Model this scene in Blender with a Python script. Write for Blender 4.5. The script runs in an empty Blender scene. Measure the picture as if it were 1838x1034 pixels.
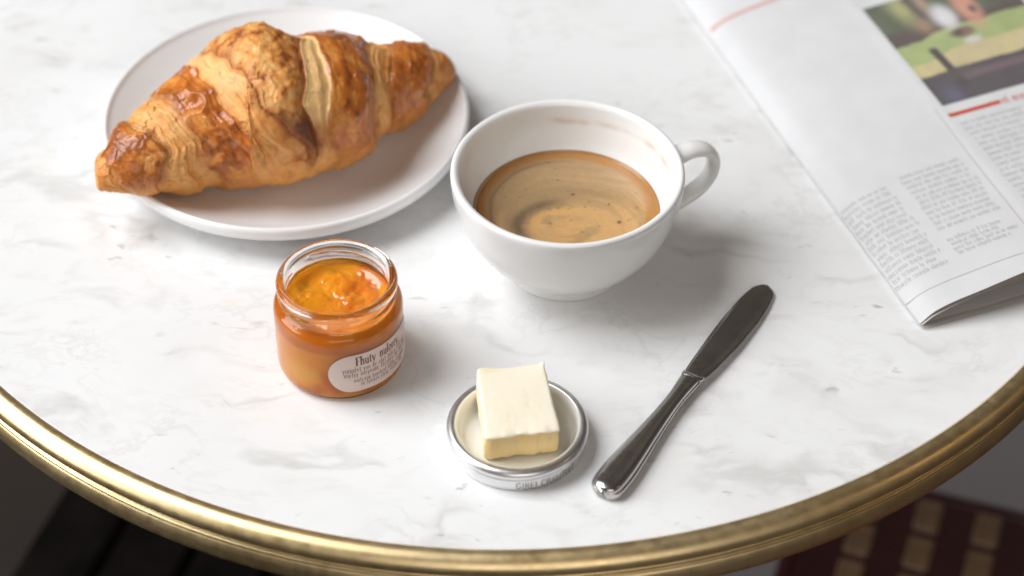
import bpy, math, random
import numpy as np
from mathutils import Matrix, Vector

random.seed(7)
S = 0.01                      # all shapes below are written in centimetres
scene = bpy.context.scene
COL = scene.collection

# ------------------------------------------------------------------ camera
TILT, DIST, ROLL = 0.73923, 97.11, 0.00565
cam_d = bpy.data.cameras.new('camera')
cam = bpy.data.objects.new('camera', cam_d)
COL.objects.link(cam)
cc, ss = math.cos(TILT), math.sin(TILT)
loc = Vector((0, -DIST * cc, DIST * ss)) * S
fwd, up0, rt0 = Vector((0, cc, -ss)), Vector((0, ss, cc)), Vector((1, 0, 0))
rt = rt0 * math.cos(ROLL) + up0 * math.sin(ROLL)
upv = up0 * math.cos(ROLL) - rt0 * math.sin(ROLL)
m = Matrix((rt, upv, -fwd)).transposed().to_4x4()
m.translation = loc
cam.matrix_world = m
cam_d.sensor_width = 36.0
cam_d.lens = 4000 / 1838 * 36.0
cam_d.clip_start, cam_d.clip_end = 0.02, 50
cam_d.dof.use_dof = True
cam_d.dof.focus_distance = 0.925
cam_d.dof.aperture_fstop = 4.8
scene.camera = cam

# ------------------------------------------------------------------ light: a dim cafe lit by a big window on the left
world = bpy.data.worlds.new('World')
scene.world = world
world.use_nodes = True
wn, wl = world.node_tree.nodes, world.node_tree.links
bg = wn['Background']
tc = wn.new('ShaderNodeTexCoord')
nz = wn.new('ShaderNodeTexNoise'); nz.inputs['Scale'].default_value = 2.2; nz.inputs['Detail'].default_value = 3
rp = wn.new('ShaderNodeValToRGB')
rp.color_ramp.elements[0].position = 0.35; rp.color_ramp.elements[0].color = (0.042, 0.034, 0.028, 1)
rp.color_ramp.elements[1].position = 0.70; rp.color_ramp.elements[1].color = (0.140, 0.120, 0.103, 1)
wl.new(tc.outputs['Generated'], nz.inputs['Vector'])
wl.new(nz.outputs['Fac'], rp.inputs['Fac'])
wl.new(rp.outputs['Color'], bg.inputs['Color'])
bg.inputs['Strength'].default_value = 1.0


def window_light(name, pos, target, w, h, watts, colour):
    d = bpy.data.lights.new(name, 'AREA')
    d.shape = 'RECTANGLE'; d.size = w; d.size_y = h; d.energy = watts; d.color = colour
    o = bpy.data.objects.new(name, d)
    COL.objects.link(o)
    o.location = pos
    o.rotation_euler = (Vector(target) - Vector(pos)).to_track_quat('-Z', 'Y').to_euler()
    return o


window_light('window_light', (-2.50, 0.45, 3.55), (0, 0.05, 0), 2.6, 2.5, 184, (0.97, 0.985, 1.0))
window_light('low_window_light', (-4.2, -0.45, 1.7), (0, 0.05, 0), 3.0, 2.2, 112, (0.95, 0.975, 1.0))
window_light('front_fill_light', (0.6, -4.6, 2.4), (0, 0, 0.1), 3.4, 2.2, 48, (1.0, 0.98, 0.95))   # added fill from behind the camera, unseen; softens shadows and lifts the brass front


def bulb(name, pos, watts):
    d = bpy.data.lights.new(name, 'POINT'); d.energy = watts; d.color = (1.0, 0.72, 0.42); d.shadow_soft_size = 0.045
    o = bpy.data.objects.new(name, d); COL.objects.link(o); o.location = pos


bulb('pendant_bulb', (2.3, -0.55, 1.55), 7)      # warm lamps of the room, seen as small glints in the brass and steel
bulb('pendant_bulb', (0.25, -2.6, 2.3), 7)

vs = scene.view_settings
vs.view_transform = 'Standard'
vs.look = 'None'
vs.exposure = 0.10
vs.gamma = 1.0
scene.cycles.max_bounces = 14
scene.cycles.transmission_bounces = 12
scene.cycles.glossy_bounces = 6
scene.cycles.sample_clamp_indirect = 6.0
scene.cycles.use_denoising = True


# ------------------------------------------------------------------ helpers
def hash3(i, j, k, seed):
    n = (i.astype(np.int64) * 374761393 + j.astype(np.int64) * 668265263 + k.astype(np.int64) * 2147483647 + seed * 974634777) & 0xFFFFFFFF
    n = ((n ^ (n >> 13)) * 1274126177) & 0xFFFFFFFF
    n = n ^ (n >> 16)
    return (n & 0xFFFF) / 65535.0


def vnoise(x, y, z=None, seed=0):
    x = np.asarray(x, float); y = np.asarray(y, float)
    z = np.zeros_like(x) if z is None else np.asarray(z, float)
    x, y, z = np.broadcast_arrays(x, y, z)
    i, j, k = np.floor(x).astype(np.int64), np.floor(y).astype(np.int64), np.floor(z).astype(np.int64)
    f, g, h = x - i, y - j, z - k
    f, g, h = f * f * (3 - 2 * f), g * g * (3 - 2 * g), h * h * (3 - 2 * h)
    out = 0
    for a in (0, 1):
        for b in (0, 1):
            for c in (0, 1):
                w = (f if a else 1 - f) * (g if b else 1 - g) * (h if c else 1 - h)
                out = out + w * hash3(i + a, j + b, k + c, seed)
    return out


def fbm(x, y, z=None, seed=0, octaves=4):
    t, amp, tot = 0, 1.0, 0
    x = np.asarray(x, float); y = np.asarray(y, float)
    z = np.zeros_like(x) if z is None else np.asarray(z, float)
    for o in range(octaves):
        t = t + amp * vnoise(x, y, z, seed + o * 17); tot += amp
        amp *= 0.5; x, y, z = x * 2.03, y * 2.03, z * 2.03
    return t / tot


def sstep(a, b, x):
    t = np.clip((x - a) / (b - a), 0, 1)
    return t * t * (3 - 2 * t)


def mix(a, b, t):
    t = np.asarray(t)[..., None]
    return np.asarray(a) * (1 - t) + np.asarray(b) * t


def link(o, parent=None):
    COL.objects.link(o)
    if parent is not None:
        o.parent = parent
    return o


def mesh(name, verts, faces, mat, parent=None, smooth=True, colours=None, scalars=None, loc=None):
    me = bpy.data.meshes.new(name)
    me.from_pydata((np.asarray(verts, float) * S).tolist(), [], faces.tolist() if isinstance(faces, np.ndarray) else faces)
    if smooth:
        me.polygons.foreach_set('use_smooth', np.ones(len(me.polygons), bool))
    if colours is not None:
        a = me.color_attributes.new('tint', 'FLOAT_COLOR', 'POINT')
        c = np.ones((len(me.vertices), 4)); c[:, :3] = np.asarray(colours).reshape(-1, 3)
        a.data.foreach_set('color', c.astype(np.float32).ravel())
    for k, v in (scalars or {}).items():
        a = me.attributes.new(k, 'FLOAT', 'POINT')
        a.data.foreach_set('value', np.asarray(v, np.float32).ravel())
    me.materials.append(mat)
    me.update()
    o = bpy.data.objects.new(name, me)
    if loc is not None:
        o.location = Vector(loc) * S
    return link(o, parent)


def thing(name, label, cat, loc=(0, 0, 0), rotz=0.0, group=None):
    o = bpy.data.objects.new(name, None)
    o.empty_display_size = 0.01
    o.location = Vector(loc) * S
    o.rotation_euler = (0, 0, rotz)
    return tag(link(o), label, cat, group)


def tag(o, label, cat, group=None):
    o['label'] = label; o['category'] = cat
    if group: o['group'] = group
    return o


def gridfaces(nu, nv, wrapu=False, wrapv=False):
    I = np.arange(nu if wrapu else nu - 1); J = np.arange(nv if wrapv else nv - 1)
    i, j = np.meshgrid(I, J, indexing='ij'); i, j = i.ravel(), j.ravel()
    i2, j2 = (i + 1) % nu, (j + 1) % nv
    return np.stack([i * nv + j, i2 * nv + j, i2 * nv + j2, i * nv + j2], 1)


def dense(profile, step):
    """resample a polyline profile with Catmull-Rom so lathes are smooth"""
    p = np.array(profile, float)
    q = np.vstack([2 * p[0] - p[1], p, 2 * p[-1] - p[-2]])
    out = []
    for i in range(len(p) - 1):
        a, b, c, d = q[i:i + 4]
        n = max(2, int(np.hypot(*(c - b)) / step))
        t = (np.arange(n) / n)[:, None]
        out.append(.5 * (2 * b + (c - a) * t + (2 * a - 5 * b + 4 * c - d) * t * t + (-a + 3 * b - 3 * c + d) * t ** 3))
    out.append(p[-1:])
    return np.vstack(out)


def lathe(profile, n=96):
    p = np.array(profile, float)
    th = np.linspace(0, 2 * np.pi, n, endpoint=False)
    V = np.stack([p[:, None, 0] * np.cos(th), p[:, None, 0] * np.sin(th), p[:, None, 1] + 0 * th], -1)
    return V, gridfaces(len(p), n, False, True)[:, ::-1]


def tube(path, radii, n=16, closed=False):
    """sweep an ellipse (ra across, rb along the frame normal) on a 3-D path"""
    P = np.array(path, float); N = len(P)
    T = np.gradient(P, axis=0); T /= np.linalg.norm(T, axis=1)[:, None]
    ref = np.array([0.0, 0, 1]) if abs(T[0][2]) < .9 else np.array([1.0, 0, 0])
    V = []
    for k in range(N):
        a = ref - T[k] * (ref @ T[k]); a /= np.linalg.norm(a); ref = a
        b = np.cross(T[k], a)
        th = np.linspace(0, 2 * np.pi, n, endpoint=False)
        ra, rb = radii[k] if np.ndim(radii[k]) else (radii[k], radii[k])
        V.append(P[k] + np.outer(np.cos(th) * ra, a) + np.outer(np.sin(th) * rb, b))
    V = np.array(V)
    F = gridfaces(N, n, False, True).tolist()
    F.append(list(range(n))[::-1]); F.append([(N - 1) * n + i for i in range(n)])
    return V.reshape(-1, 3), F


def boxmesh(sx, sy, sz, bev=0.0):
    """a chamfered box, base centred on the origin"""
    b = min(bev, sx / 2.01, sy / 2.01, sz / 2.01)
    rings = []
    for z, k in ((0, b), (b, 0), (sz - b, 0), (sz, b)):
        X, Y = sx / 2 - k, sy / 2 - k
        c = b if b else 0
        rings.append([(X - c, -Y, z), (X, -Y + c, z), (X, Y - c, z), (X - c, Y, z), (-X + c, Y, z), (-X, Y - c, z), (-X, -Y + c, z), (-X + c, -Y, z)])
    V = np.array(rings).reshape(-1, 3)
    F = gridfaces(4, 8, False, True).tolist()
    F = [f[::-1] for f in F]
    F.append(list(range(8))[::-1]); F.append([24 + i for i in range(8)])
    return V, F


# ------------------------------------------------------------------ materials
def material(name):
    mt = bpy.data.materials.new(name)
    mt.use_nodes = True
    nt = mt.node_tree
    return mt, nt.nodes, nt.links, nt.nodes['Principled BSDF']


def N(nodes, kind, **kw):
    n = nodes.new('ShaderNode' + kind)
    for k, v in kw.items():
        if k in n.inputs: n.inputs[k].default_value = v
        else: setattr(n, k, v)
    return n


def ramp(nodes, stops):
    n = nodes.new('ShaderNodeValToRGB')
    e = n.color_ramp.elements
    while len(e) < len(stops): e.new(0.5)
    for el, (p, c) in zip(e, stops):
        el.position = p; el.color = (*c, 1) if len(c) == 3 else c
    return n


def bump(nodes, links, bsdf, height, strength, dist):
    b = N(nodes, 'Bump'); b.inputs['Strength'].default_value = strength; b.inputs['Distance'].default_value = dist
    links.new(height, b.inputs['Height']); links.new(b.outputs['Normal'], bsdf.inputs['Normal'])


def simple(name, colour, rough, metal=0.0, spec=0.5, coat=0.0, noise=None):
    mt, n, l, p = material(name)
    p.inputs['Base Color'].default_value = (*colour, 1)
    p.inputs['Roughness'].default_value = rough
    p.inputs['Metallic'].default_value = metal
    p.inputs['Specular IOR Level'].default_value = spec
    p.inputs['Coat Weight'].default_value = coat
    if noise:
        sc, amt = noise
        t = N(n, 'TexCoord'); z = N(n, 'TexNoise', Scale=sc, Detail=4.0)
        l.new(t.outputs['Object'], z.inputs['Vector'])
        r = ramp(n, [(0.3, tuple(c * (1 - amt) for c in colour)), (0.7, tuple(min(1, c * (1 + amt)) for c in colour))])
        l.new(z.outputs['Fac'], r.inputs['Fac']); l.new(r.outputs['Color'], p.inputs['Base Color'])
    return mt


def tinted(name, rough, spec=0.5, sss=0.0, sss_r=(1, .4, .2), sss_scale=0.002, coat=0.0, rough_attr=None):
    mt, n, l, p = material(name)
    a = N(n, 'Attribute', attribute_name='tint')
    l.new(a.outputs['Color'], p.inputs['Base Color'])
    p.inputs['Roughness'].default_value = rough
    p.inputs['Specular IOR Level'].default_value = spec
    p.inputs['Coat Weight'].default_value = coat
    p.inputs['Subsurface Weight'].default_value = sss
    p.inputs['Subsurface Radius'].default_value = sss_r
    p.inputs['Subsurface Scale'].default_value = sss_scale
    if rough_attr:
        b = N(n, 'Attribute', attribute_name=rough_attr)
        l.new(b.outputs['Fac'], p.inputs['Roughness'])
    return mt, n, l, p


def marble_material():
    mt, n, l, p = material('white_marble')
    t = N(n, 'TexCoord')
    # warp
    w = N(n, 'TexNoise', Scale=9.0, Detail=4.0, Roughness=0.55)
    l.new(t.outputs['Object'], w.inputs['Vector'])
    sub = N(n, 'VectorMath', operation='SUBTRACT'); sub.inputs[1].default_value = (.5, .5, .5)
    l.new(w.outputs['Color'], sub.inputs[0])
    sc = N(n, 'VectorMath', operation='SCALE'); sc.inputs['Scale'].default_value = 0.075
    l.new(sub.outputs[0], sc.inputs[0])
    add = N(n, 'VectorMath', operation='ADD')
    l.new(t.outputs['Object'], add.inputs[0]); l.new(sc.outputs[0], add.inputs[1])

    def mapped(src, rot, scale):
        mp = N(n, 'Mapping'); mp.inputs['Rotation'].default_value = (0, 0, math.radians(rot)); mp.inputs['Scale'].default_value = scale
        l.new(src, mp.inputs['Vector']); return mp.outputs[0]

    def ridge(vec, scale, detail, width, rough=0.5):
        z = N(n, 'TexNoise', Scale=scale, Detail=detail, Roughness=rough); l.new(vec, z.inputs['Vector'])
        a = N(n, 'Math', operation='SUBTRACT'); a.inputs[1].default_value = .5; l.new(z.outputs['Fac'], a.inputs[0])
        b = N(n, 'Math', operation='ABSOLUTE'); l.new(a.outputs[0], b.inputs[0])
        c = N(n, 'MapRange', interpolation_type='SMOOTHSTEP'); c.inputs['From Min'].default_value = 0; c.inputs['From Max'].default_value = width
        c.inputs['To Min'].default_value = 1; c.inputs['To Max'].default_value = 0
        l.new(b.outputs[0], c.inputs['Value']); return c.outputs[0]

    def mask(vec, scale, lo, hi, detail=3.0):
        z = N(n, 'TexNoise', Scale=scale, Detail=detail); l.new(vec, z.inputs['Vector'])
        c = N(n, 'MapRange', interpolation_type='SMOOTHSTEP'); c.inputs['From Min'].default_value = lo; c.inputs['From Max'].default_value = hi
        l.new(z.outputs['Fac'], c.inputs['Value']); return c.outputs[0]

    def mul(a, b):
        k = N(n, 'Math', operation='MULTIPLY'); l.new(a, k.inputs[0])
        if isinstance(b, float): k.inputs[1].default_value = b
        else: l.new(b, k.inputs[1])
        return k.outputs[0]

    def addn(a, b):
        k = N(n, 'Math', operation='ADD', use_clamp=True); l.new(a, k.inputs[0]); l.new(b, k.inputs[1]); return k.outputs[0]
    A = add.outputs[0]
    veins = mul(ridge(mapped(A, -18, (1, 2.1, 1)), 9.0, 5.0, 0.040), mask(mapped(A, 10, (1, 1.6, 1)), 17.0, 0.50, 0.68))
    wide = mul(ridge(mapped(A, 24, (1, 1.8, 1)), 6.0, 3.0, 0.075), mask(A, 13.0, 0.47, 0.72))
    dash = mul(mask(mapped(A, 8, (1, 2.8, 1)), 46.0, 0.665, 0.78, 2.0), mask(A, 11.0, 0.40, 0.60))
    cloud = mask(A, 10.0, 0.42, 0.85, 5.0)
    net = mul(ridge(mapped(A, 32, (1, 1.7, 1)), 24.0, 6.0, 0.034, 0.6), mask(mapped(A, 70, (1, 1.3, 1)), 15.0, 0.42, 0.66))
    fine = mul(mask(mapped(A, 30, (1, 2.0, 1)), 70.0, 0.48, 0.75, 4.0), mask(A, 14.0, 0.40, 0.70))
    small = mul(mask(mapped(A, 5, (1, 3.0, 1)), 95.0, 0.66, 0.76, 2.0), mask(A, 23.0, 0.50, 0.62))
    tot = addn(addn(addn(mul(veins, 0.21), mul(wide, 0.09)), addn(mul(dash, 0.40), mul(cloud, 0.13))), addn(addn(mul(net, 0.10), mul(fine, 0.15)), mul(small, 0.44)))
    cr = ramp(n, [(0.0, (0.82, 0.822, 0.825)), (0.25, (0.66, 0.655, 0.645)), (0.6, (0.42, 0.41, 0.39)), (1.0, (0.30, 0.295, 0.28))])
    l.new(tot, cr.inputs['Fac'])
    # faint warm flecks
    fl = mask(mapped(A, -30, (1, 1.7, 1)), 38.0, 0.70, 0.80, 2.0)
    mx = N(n, 'Mix', data_type='RGBA', blend_type='MULTIPLY')
    l.new(mul(fl, 0.6), mx.inputs[0]); l.new(cr.outputs[0], mx.inputs[6]); mx.inputs[7].default_value = (1.0, 0.93, 0.83, 1)
    l.new(mx.outputs[2], p.inputs['Base Color'])
    rr = N(n, 'TexNoise', Scale=60.0, Detail=3.0); l.new(t.outputs['Object'], rr.inputs['Vector'])
    mr = N(n, 'MapRange'); mr.inputs['To Min'].default_value = 0.30; mr.inputs['To Max'].default_value = 0.42
    l.new(rr.outputs['Fac'], mr.inputs['Value']); l.new(mr.outputs[0], p.inputs['Roughness'])
    p.inputs['Specular IOR Level'].default_value = 0.35
    p.inputs['Subsurface Weight'].default_value = 0.0
    return mt


def metal_material(name, colour, r0, r1, streak=(1, 1, 1), scale=300.0, bumps=0.05, dark=None):
    mt, n, l, p = material(name)
    p.inputs['Metallic'].default_value = 1.0
    t = N(n, 'TexCoord')
    mp = N(n, 'Mapping'); mp.inputs['Scale'].default_value = streak; l.new(t.outputs['Object'], mp.inputs['Vector'])
    z = N(n, 'TexNoise', Scale=scale, Detail=5.0, Roughness=0.6); l.new(mp.outputs[0], z.inputs['Vector'])
    mr = N(n, 'MapRange'); mr.inputs['From Min'].default_value = .3; mr.inputs['From Max'].default_value = .7
    mr.inputs['To Min'].default_value = r0; mr.inputs['To Max'].default_value = r1
    l.new(z.outputs['Fac'], mr.inputs['Value']); l.new(mr.outputs[0], p.inputs['Roughness'])
    z2 = N(n, 'TexNoise', Scale=scale * .12, Detail=6.0, Roughness=0.65); l.new(t.outputs['Object'], z2.inputs['Vector'])
    d = dark or tuple(c * .82 for c in colour)
    cr = ramp(n, [(0.35, d), (0.6, colour)]); l.new(z2.outputs['Fac'], cr.inputs['Fac'])
    l.new(cr.outputs[0], p.inputs['Base Color'])
    if bumps: bump(n, l, p, z.outputs['Fac'], bumps, 0.0006)
    return mt


M_marble = marble_material()
M_brass = metal_material('aged_brass', (0.84, 0.66, 0.37), 0.33, 0.46, (1, 1, 1), 160.0, 0.012, (0.70, 0.52, 0.26))
M_steel = metal_material('polished_steel', (0.60, 0.585, 0.575), 0.15, 0.25, (1, 1, 1), 500.0, 0.02)
M_tin = metal_material('silver_tin', (0.80, 0.80, 0.805), 0.30, 0.36, (1, 1, 1), 400.0, 0.0, (0.76, 0.76, 0.765))
M_enamel = simple('cream_enamel', (0.86, 0.85, 0.795), 0.16, coat=0.3)
M_plate = simple('white_glazed_china', (0.86, 0.862, 0.865), 0.16, spec=0.5)
M_black = simple('black_iron', (0.012, 0.011, 0.010), 0.5)


# ------------------------------------------------------------------ floor (far below, out of focus)
def floor_material():
    mt, n, l, p = material('worn_floor')
    t = N(n, 'TexCoord')
    z = N(n, 'TexNoise', Scale=2.6, Detail=5.0); l.new(t.outputs['Object'], z.inputs['Vector'])
    # dark brown on one side, grey on the other, changing over under the table
    sx = N(n, 'SeparateXYZ'); l.new(t.outputs['Object'], sx.inputs[0])
    k = N(n, 'MapRange'); k.inputs['From Min'].default_value = 0.02; k.inputs['From Max'].default_value = 0.03; l.new(sx.outputs[0], k.inputs['Value'])
    a = ramp(n, [(0.35, (0.016, 0.011, 0.009)), (0.65, (0.028, 0.020, 0.016))]); l.new(z.outputs['Fac'], a.inputs['Fac'])
    b_ = ramp(n, [(0.35, (0.075, 0.068, 0.066)), (0.65, (0.105, 0.097, 0.095))]); l.new(z.outputs['Fac'], b_.inputs['Fac'])
    r = N(n, 'Mix', data_type='RGBA'); l.new(k.outputs[0], r.inputs[0]); l.new(a.outputs[0], r.inputs[6]); l.new(b_.outputs[0], r.inputs[7])
    l.new(r.outputs[2], p.inputs['Base Color']); p.inputs['Roughness'].default_value = .6; p.inputs['Specular IOR Level'].default_value = .2
    return mt


fl = mesh('floor', [(-300, -300, -75), (300, -300, -75), (300, 400, -75), (-300, 400, -75)], [[0, 1, 2, 3]], floor_material(), smooth=False)
fl['kind'] = 'structure'

# ------------------------------------------------------------------ table
TX, TY, TR = -0.53, 13.73, 28.72
table = thing('cafe_table', 'round white marble cafe table with brass rim under the breakfast', 'table', (TX, TY, 0))
prof = [(0.001, 0)] + [(r, 0) for r in (7, 14, 21, 26, 28, TR - .05)] + [(TR - .01, -.025), (TR, -.08), (TR, -2.0), (20, -2.05), (0.001, -2.05)]
V, F = lathe(prof, 256)
mesh('marble_top', V.reshape(-1, 3), F, M_marble, table, smooth=False)
b = TR + 0.03
prof = dense([(b, -.6), (b, -.02), (b + .10, .06), (b + .34, .075), (b + .60, -.03), (b + .80, -.24), (b + .87, -.46), (b + .83, -.60), (b + .70, -.68),
              (b + .64, -.78), (b + .66, -.88), (b + .76, -.93), (b + .80, -.98), (b + .77, -1.04), (b + .84, -1.14), (b + .93, -1.40), (b + .93, -1.75),
              (b + .84, -2.02), (b + .66, -2.16), (b + .3, -2.2), (b - .5, -2.2)], .035)
V, F = lathe(prof, 360)
mesh('brass_rim', V.reshape(-1, 3), F, M_brass, table)
V, F = lathe(dense([(3.0, -2.06), (3.0, -4), (2.2, -8), (2.4, -40), (2.2, -62), (3.4, -68), (4, -72)], 1.5), 24)
mesh('pedestal_column', V.reshape(-1, 3), F, M_black, table)
V, F = lathe(dense([(3.6, -71), (8, -72), (16, -73.2), (21, -74), (21.5, -75)], 1.5), 48)
mesh('pedestal_base', V.reshape(-1, 3), F, M_black, table)

# ------------------------------------------------------------------ plate
PX, PY = -10.53, 10.14
plate = thing('side_plate', 'round white china plate under the croissant', 'plate', (PX, PY, 0))


def plate_z(r):
    return .55 + 1.15 * np.clip((r - 4.9) / 3.35, 0, None) ** 1.7


top = [(0.001, .55), (2.5, .55)] + [(r, float(plate_z(r))) for r in np.linspace(4.2, 8.15, 12)]
prof = dense(top + [(8.28, 1.78), (8.40, 1.77), (8.49, 1.66), (8.50, 1.44), (8.44, 1.22), (8.24, 1.02), (7.6, .72), (6.4, .36), (5.3, .22), (5.1, .20), (5.05, .04), (4.95, 0.0), (4.75, 0.02), (4.7, .2), (3, .25), (0.001, .25)], .08)
V, F = lathe(prof, 160)
mesh('plate_dish', V.reshape(-1, 3), F, M_plate, plate)


# ------------------------------------------------------------------ croissant
def cubic(v, u):
    v = np.asarray(v, float); n = len(v)
    t = np.clip(u, 0, 1) * (n - 1); i = np.clip(t.astype(int), 0, n - 2); f = t - i
    p = np.concatenate([[2 * v[0] - v[1]], v, [2 * v[-1] - v[-2]]])
    a, b_, c, d = p[i], p[i + 1], p[i + 2], p[i + 3]
    return .5 * (2 * b_ + (c - a) * f + (2 * a - 5 * b_ + 4 * c - d) * f * f + (-a + 3 * b_ - 3 * c + d) * f ** 3)


def build_croissant():
    cx = [-18.55, -17.3, -15.6, -13.9, -12.2, -10.5, -8.8, -7.1, -5.4, -3.9, -2.75]
    cy = [4.28, 4.5, 5.63, 6.88, 7.72, 7.94, 8.88, 10.58, 11.57, 12.57, 13.01]
    cr = [0.84, 1.32, 2.32, 2.89, 3.66, 3.80, 3.34, 2.68, 1.99, 1.34, 0.43]
    zb = [min(float(.55 + 1.2 * max(0, (math.hypot(x - PX, y - PY) - 5) / 3.4) ** 1.6), 1.9) + .1 for x, y in zip(cx, cy)]
    nu, nt = 760, 440
    u1 = np.linspace(0, 1, nu); th1 = np.linspace(0, 360, nt, endpoint=False)
    u, th = np.meshgrid(u1, th1, indexing='ij')
    # arc position used for the noise so that it wraps round without a seam
    X, Y, R, Zb = cubic(cx, u1), cubic(cy, u1), np.maximum(cubic(cr, u1), .2), cubic(zb, u1)
    Z = Zb + R * .9 * .96
    tx, ty = np.gradient(X), np.gradient(Y); ln = np.hypot(tx, ty); nx, ny = -ty / ln, tx / ln
    rad = np.radians(th); c, s = np.cos(rad), np.sin(rad)

    def curve(pts):
        a, b_ = zip(*pts)
        w = (fbm(th / 24.0, 0 * th + 3, seed=int(b_[0] * 1000), octaves=2) - .5) * .030
        return np.interp(th, a, b_) + w
    # edges of the baked bands: (angle round the roll, position along it)
    c_l = curve([(0, .25), (52, .241), (94, .232), (131, .237), (169, .252), (222, .285), (360, .25)])
    c_r = curve([(0, .32), (72, .314), (119, .326), (148, .345), (183, .404), (216, .424), (360, .32)])
    d_l = curve([(0, .36), (55, .359), (104, .385), (129, .452), (147, .485), (163, .503), (175, .52), (330, .52), (360, .36)])
    d_r = curve([(0, .60), (75, .584), (110, .543), (133, .526), (163, .518), (175, .515), (330, .515), (360, .60)])
    e_l = curve([(0, .63), (87, .612), (120, .577), (151, .555), (201, .553), (360, .63)])
    e_r = curve([(0, .73), (80, .723), (118, .676), (149, .631), (188, .62), (230, .64), (360, .73)])
    f_l = curve([(0, .79), (82, .79), (136, .748), (176, .692), (230, .72), (360, .79)])
    f_r = curve([(0, .90), (79, .904), (131, .869), (161, .826), (230, .84), (360, .90)])
    b_l = curve([(0, .05), (58, .062), (92, .05), (160, .075), (221, .10), (360, .05)])
    b_r = curve([(0, .16), (92, .15), (128, .172), (162, .166), (221, .15), (360, .16)])
    g_l = curve([(0, .945), (90, .95), (160, .91), (230, .92), (360, .945)])

    def band(a, b_, soft=.006):
        return sstep(a - soft, a + soft, u) * (1 - sstep(b_ - soft, b_ + soft, u))
    B, C, D, E, Fb = band(b_l, b_r, .009), band(c_l, c_r), band(d_l, d_r), band(e_l, e_r, .005), band(f_l, f_r)
    G = sstep(g_l - .004, g_l + .004, u)
    crust = np.clip(B + C + D + E + Fb + G * .8, 0, 1)
    # rough 3-D position for isotropic noise
    P0 = np.stack([X[:, None] + nx[:, None] * R[:, None] * c, Y[:, None] + ny[:, None] * R[:, None] * c, Z[:, None] + R[:, None] * .9 * s], -1)
    px, py, pz = P0[..., 0], P0[..., 1], P0[..., 2]
    n_big = fbm(px * .7, py * .7, pz * .7, 1)
    n_mid = fbm(px * 1.9, py * 1.9, pz * 1.9, 5)
    n_fine = fbm(px * 6, py * 6, pz * 6, 9)
    n_grain = fbm(px * 16, py * 16, pz * 16, 13, 3)
    # leaf edges between the bands: lines that follow the edges round the roll
    edges = [0 * u - .02, b_l, b_r, c_l, c_r, d_l, d_r, e_l, e_r, f_l, f_r, g_l, 0 * u + 1.02]
    w = np.zeros_like(u); cnt = 0.0
    stri = np.zeros_like(u); local = np.zeros_like(u)
    for k in range(len(edges) - 1):
        a, b_ = edges[k], edges[k + 1]
        inside = (u >= a) & (u < b_)
        q = (u - a) / np.maximum(b_ - a, 1e-3)
        width = np.maximum(np.mean(b_ - a), .01)
        local = np.where(inside, q, local)
        stri = np.where(inside, q * width * 17 + k * 3.7, stri)      # centimetres across the band
    warp = (fbm(stri * .9, th / 40.0, 0 * u + 2, 21) - .5) * 1.1
    lines = fbm((stri + warp * .12) * 9.0, th / 130.0, 0 * u, 25, 4)
    lines2 = vnoise((stri + warp * .2) * 12.0, th / 60.0, 0 * u, 29)
    ledge = fbm((stri + warp * .3) * 2.2, th / 120.0, 0 * u, 33, 2)
    pale = 1 - crust
    # relief in centimetres
    h = -.14 + 0 * u
    edge_round = np.clip(4 * local * (1 - local), 0, 1) ** .6
    h += crust * (.13 + .16 * edge_round)
    h += E * .03 - D * .03
    vmask = ((u > d_r) & (u < e_l)) * sstep(176, 150, th)
    flake = fbm(stri * 1.6 + 7 + warp * .4, th / 34.0, 0 * u, 81, 3)
    flake2 = fbm(stri * 2.6 + 3 + warp * .3, th / 22.0, 0 * u, 87, 3)
    h += (.070 * sstep(.492, .503, flake) + .045 * sstep(.532, .541, flake2)) * (pale * (1 - .7 * vmask) + .6 * D + .35 * crust)
    vmask = ((u > d_r) & (u < e_l)) * sstep(176, 150, th)
    h += pale * ((lines - .5) * .17 + (ledge - .5) * .26) * (1 - .30 * vmask)
    h -= D * sstep(.35, 1.0, local) * .22
    h += crust * ((lines - .5) * .06 + (n_mid - .5) * .10)
    wr = 1 - np.abs(2 * fbm(px * .85 + 5, py * .85, pz * 1.0, 41, 2) - 1)
    h += C * (wr ** 2.2 - .45) * .34 * sstep(30, 70, th) * (1 - sstep(165, 200, th))
    blister = sstep(.60, .74, fbm(px * 1.7, py * 1.7, pz * 1.7, 45, 2))
    h += (E + Fb + .5 * B) * blister * .07
    h += D * (fbm(px * 2.8, py * 2.8, pz * 2.8, 51, 4) - .5) * .15
    valley = (sstep(0, .1, u - d_r) > 0) & (u > d_r) & (u < e_l)
    h += valley * .09 * sstep(176, 150, th)
    cmid = (u > c_r) & (u < d_l)
    h += cmid * np.clip(4 * local * (1 - local), 0, 1) * .16
    # thin dark cracks
    crack = sstep(.035, .0, np.abs(fbm(px * 1.6 + 9, py * 1.6, pz * 1.6, 61, 3) - .5)) * sstep(.55, .7, n_mid)
    h -= crack * .04
    h += (n_big - .5) * .30 + (n_fine - .5) * .022 + (n_grain - .5) * .009
    # ends: closed and rounded, a little curl on the overhanging tip
    tip = np.sqrt(np.clip(1 - np.clip((.034 - u) / .034, 0, 1) ** 2, 0, 1)) * np.sqrt(np.clip(1 - np.clip((u - .972) / .028, 0, 1) ** 2, 0, 1))
    taper = sstep(0, .12, u) * (1 - sstep(.88, 1.0, u)) * .75 + .25
    rr = np.maximum((R[:, None] + h * taper) * tip, .004)
    curl = np.clip((.030 - u) / .030, 0, 1)
    sq = 1.0
    P = np.stack([X[:, None] + nx[:, None] * rr * c, Y[:, None] + ny[:, None] * rr * c, Z[:, None] + rr * .9 * s], -1)
    # hollow spiral at the overhanging tip
    dirx, diry = tx[0] / ln[0], ty[0] / ln[0]
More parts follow.
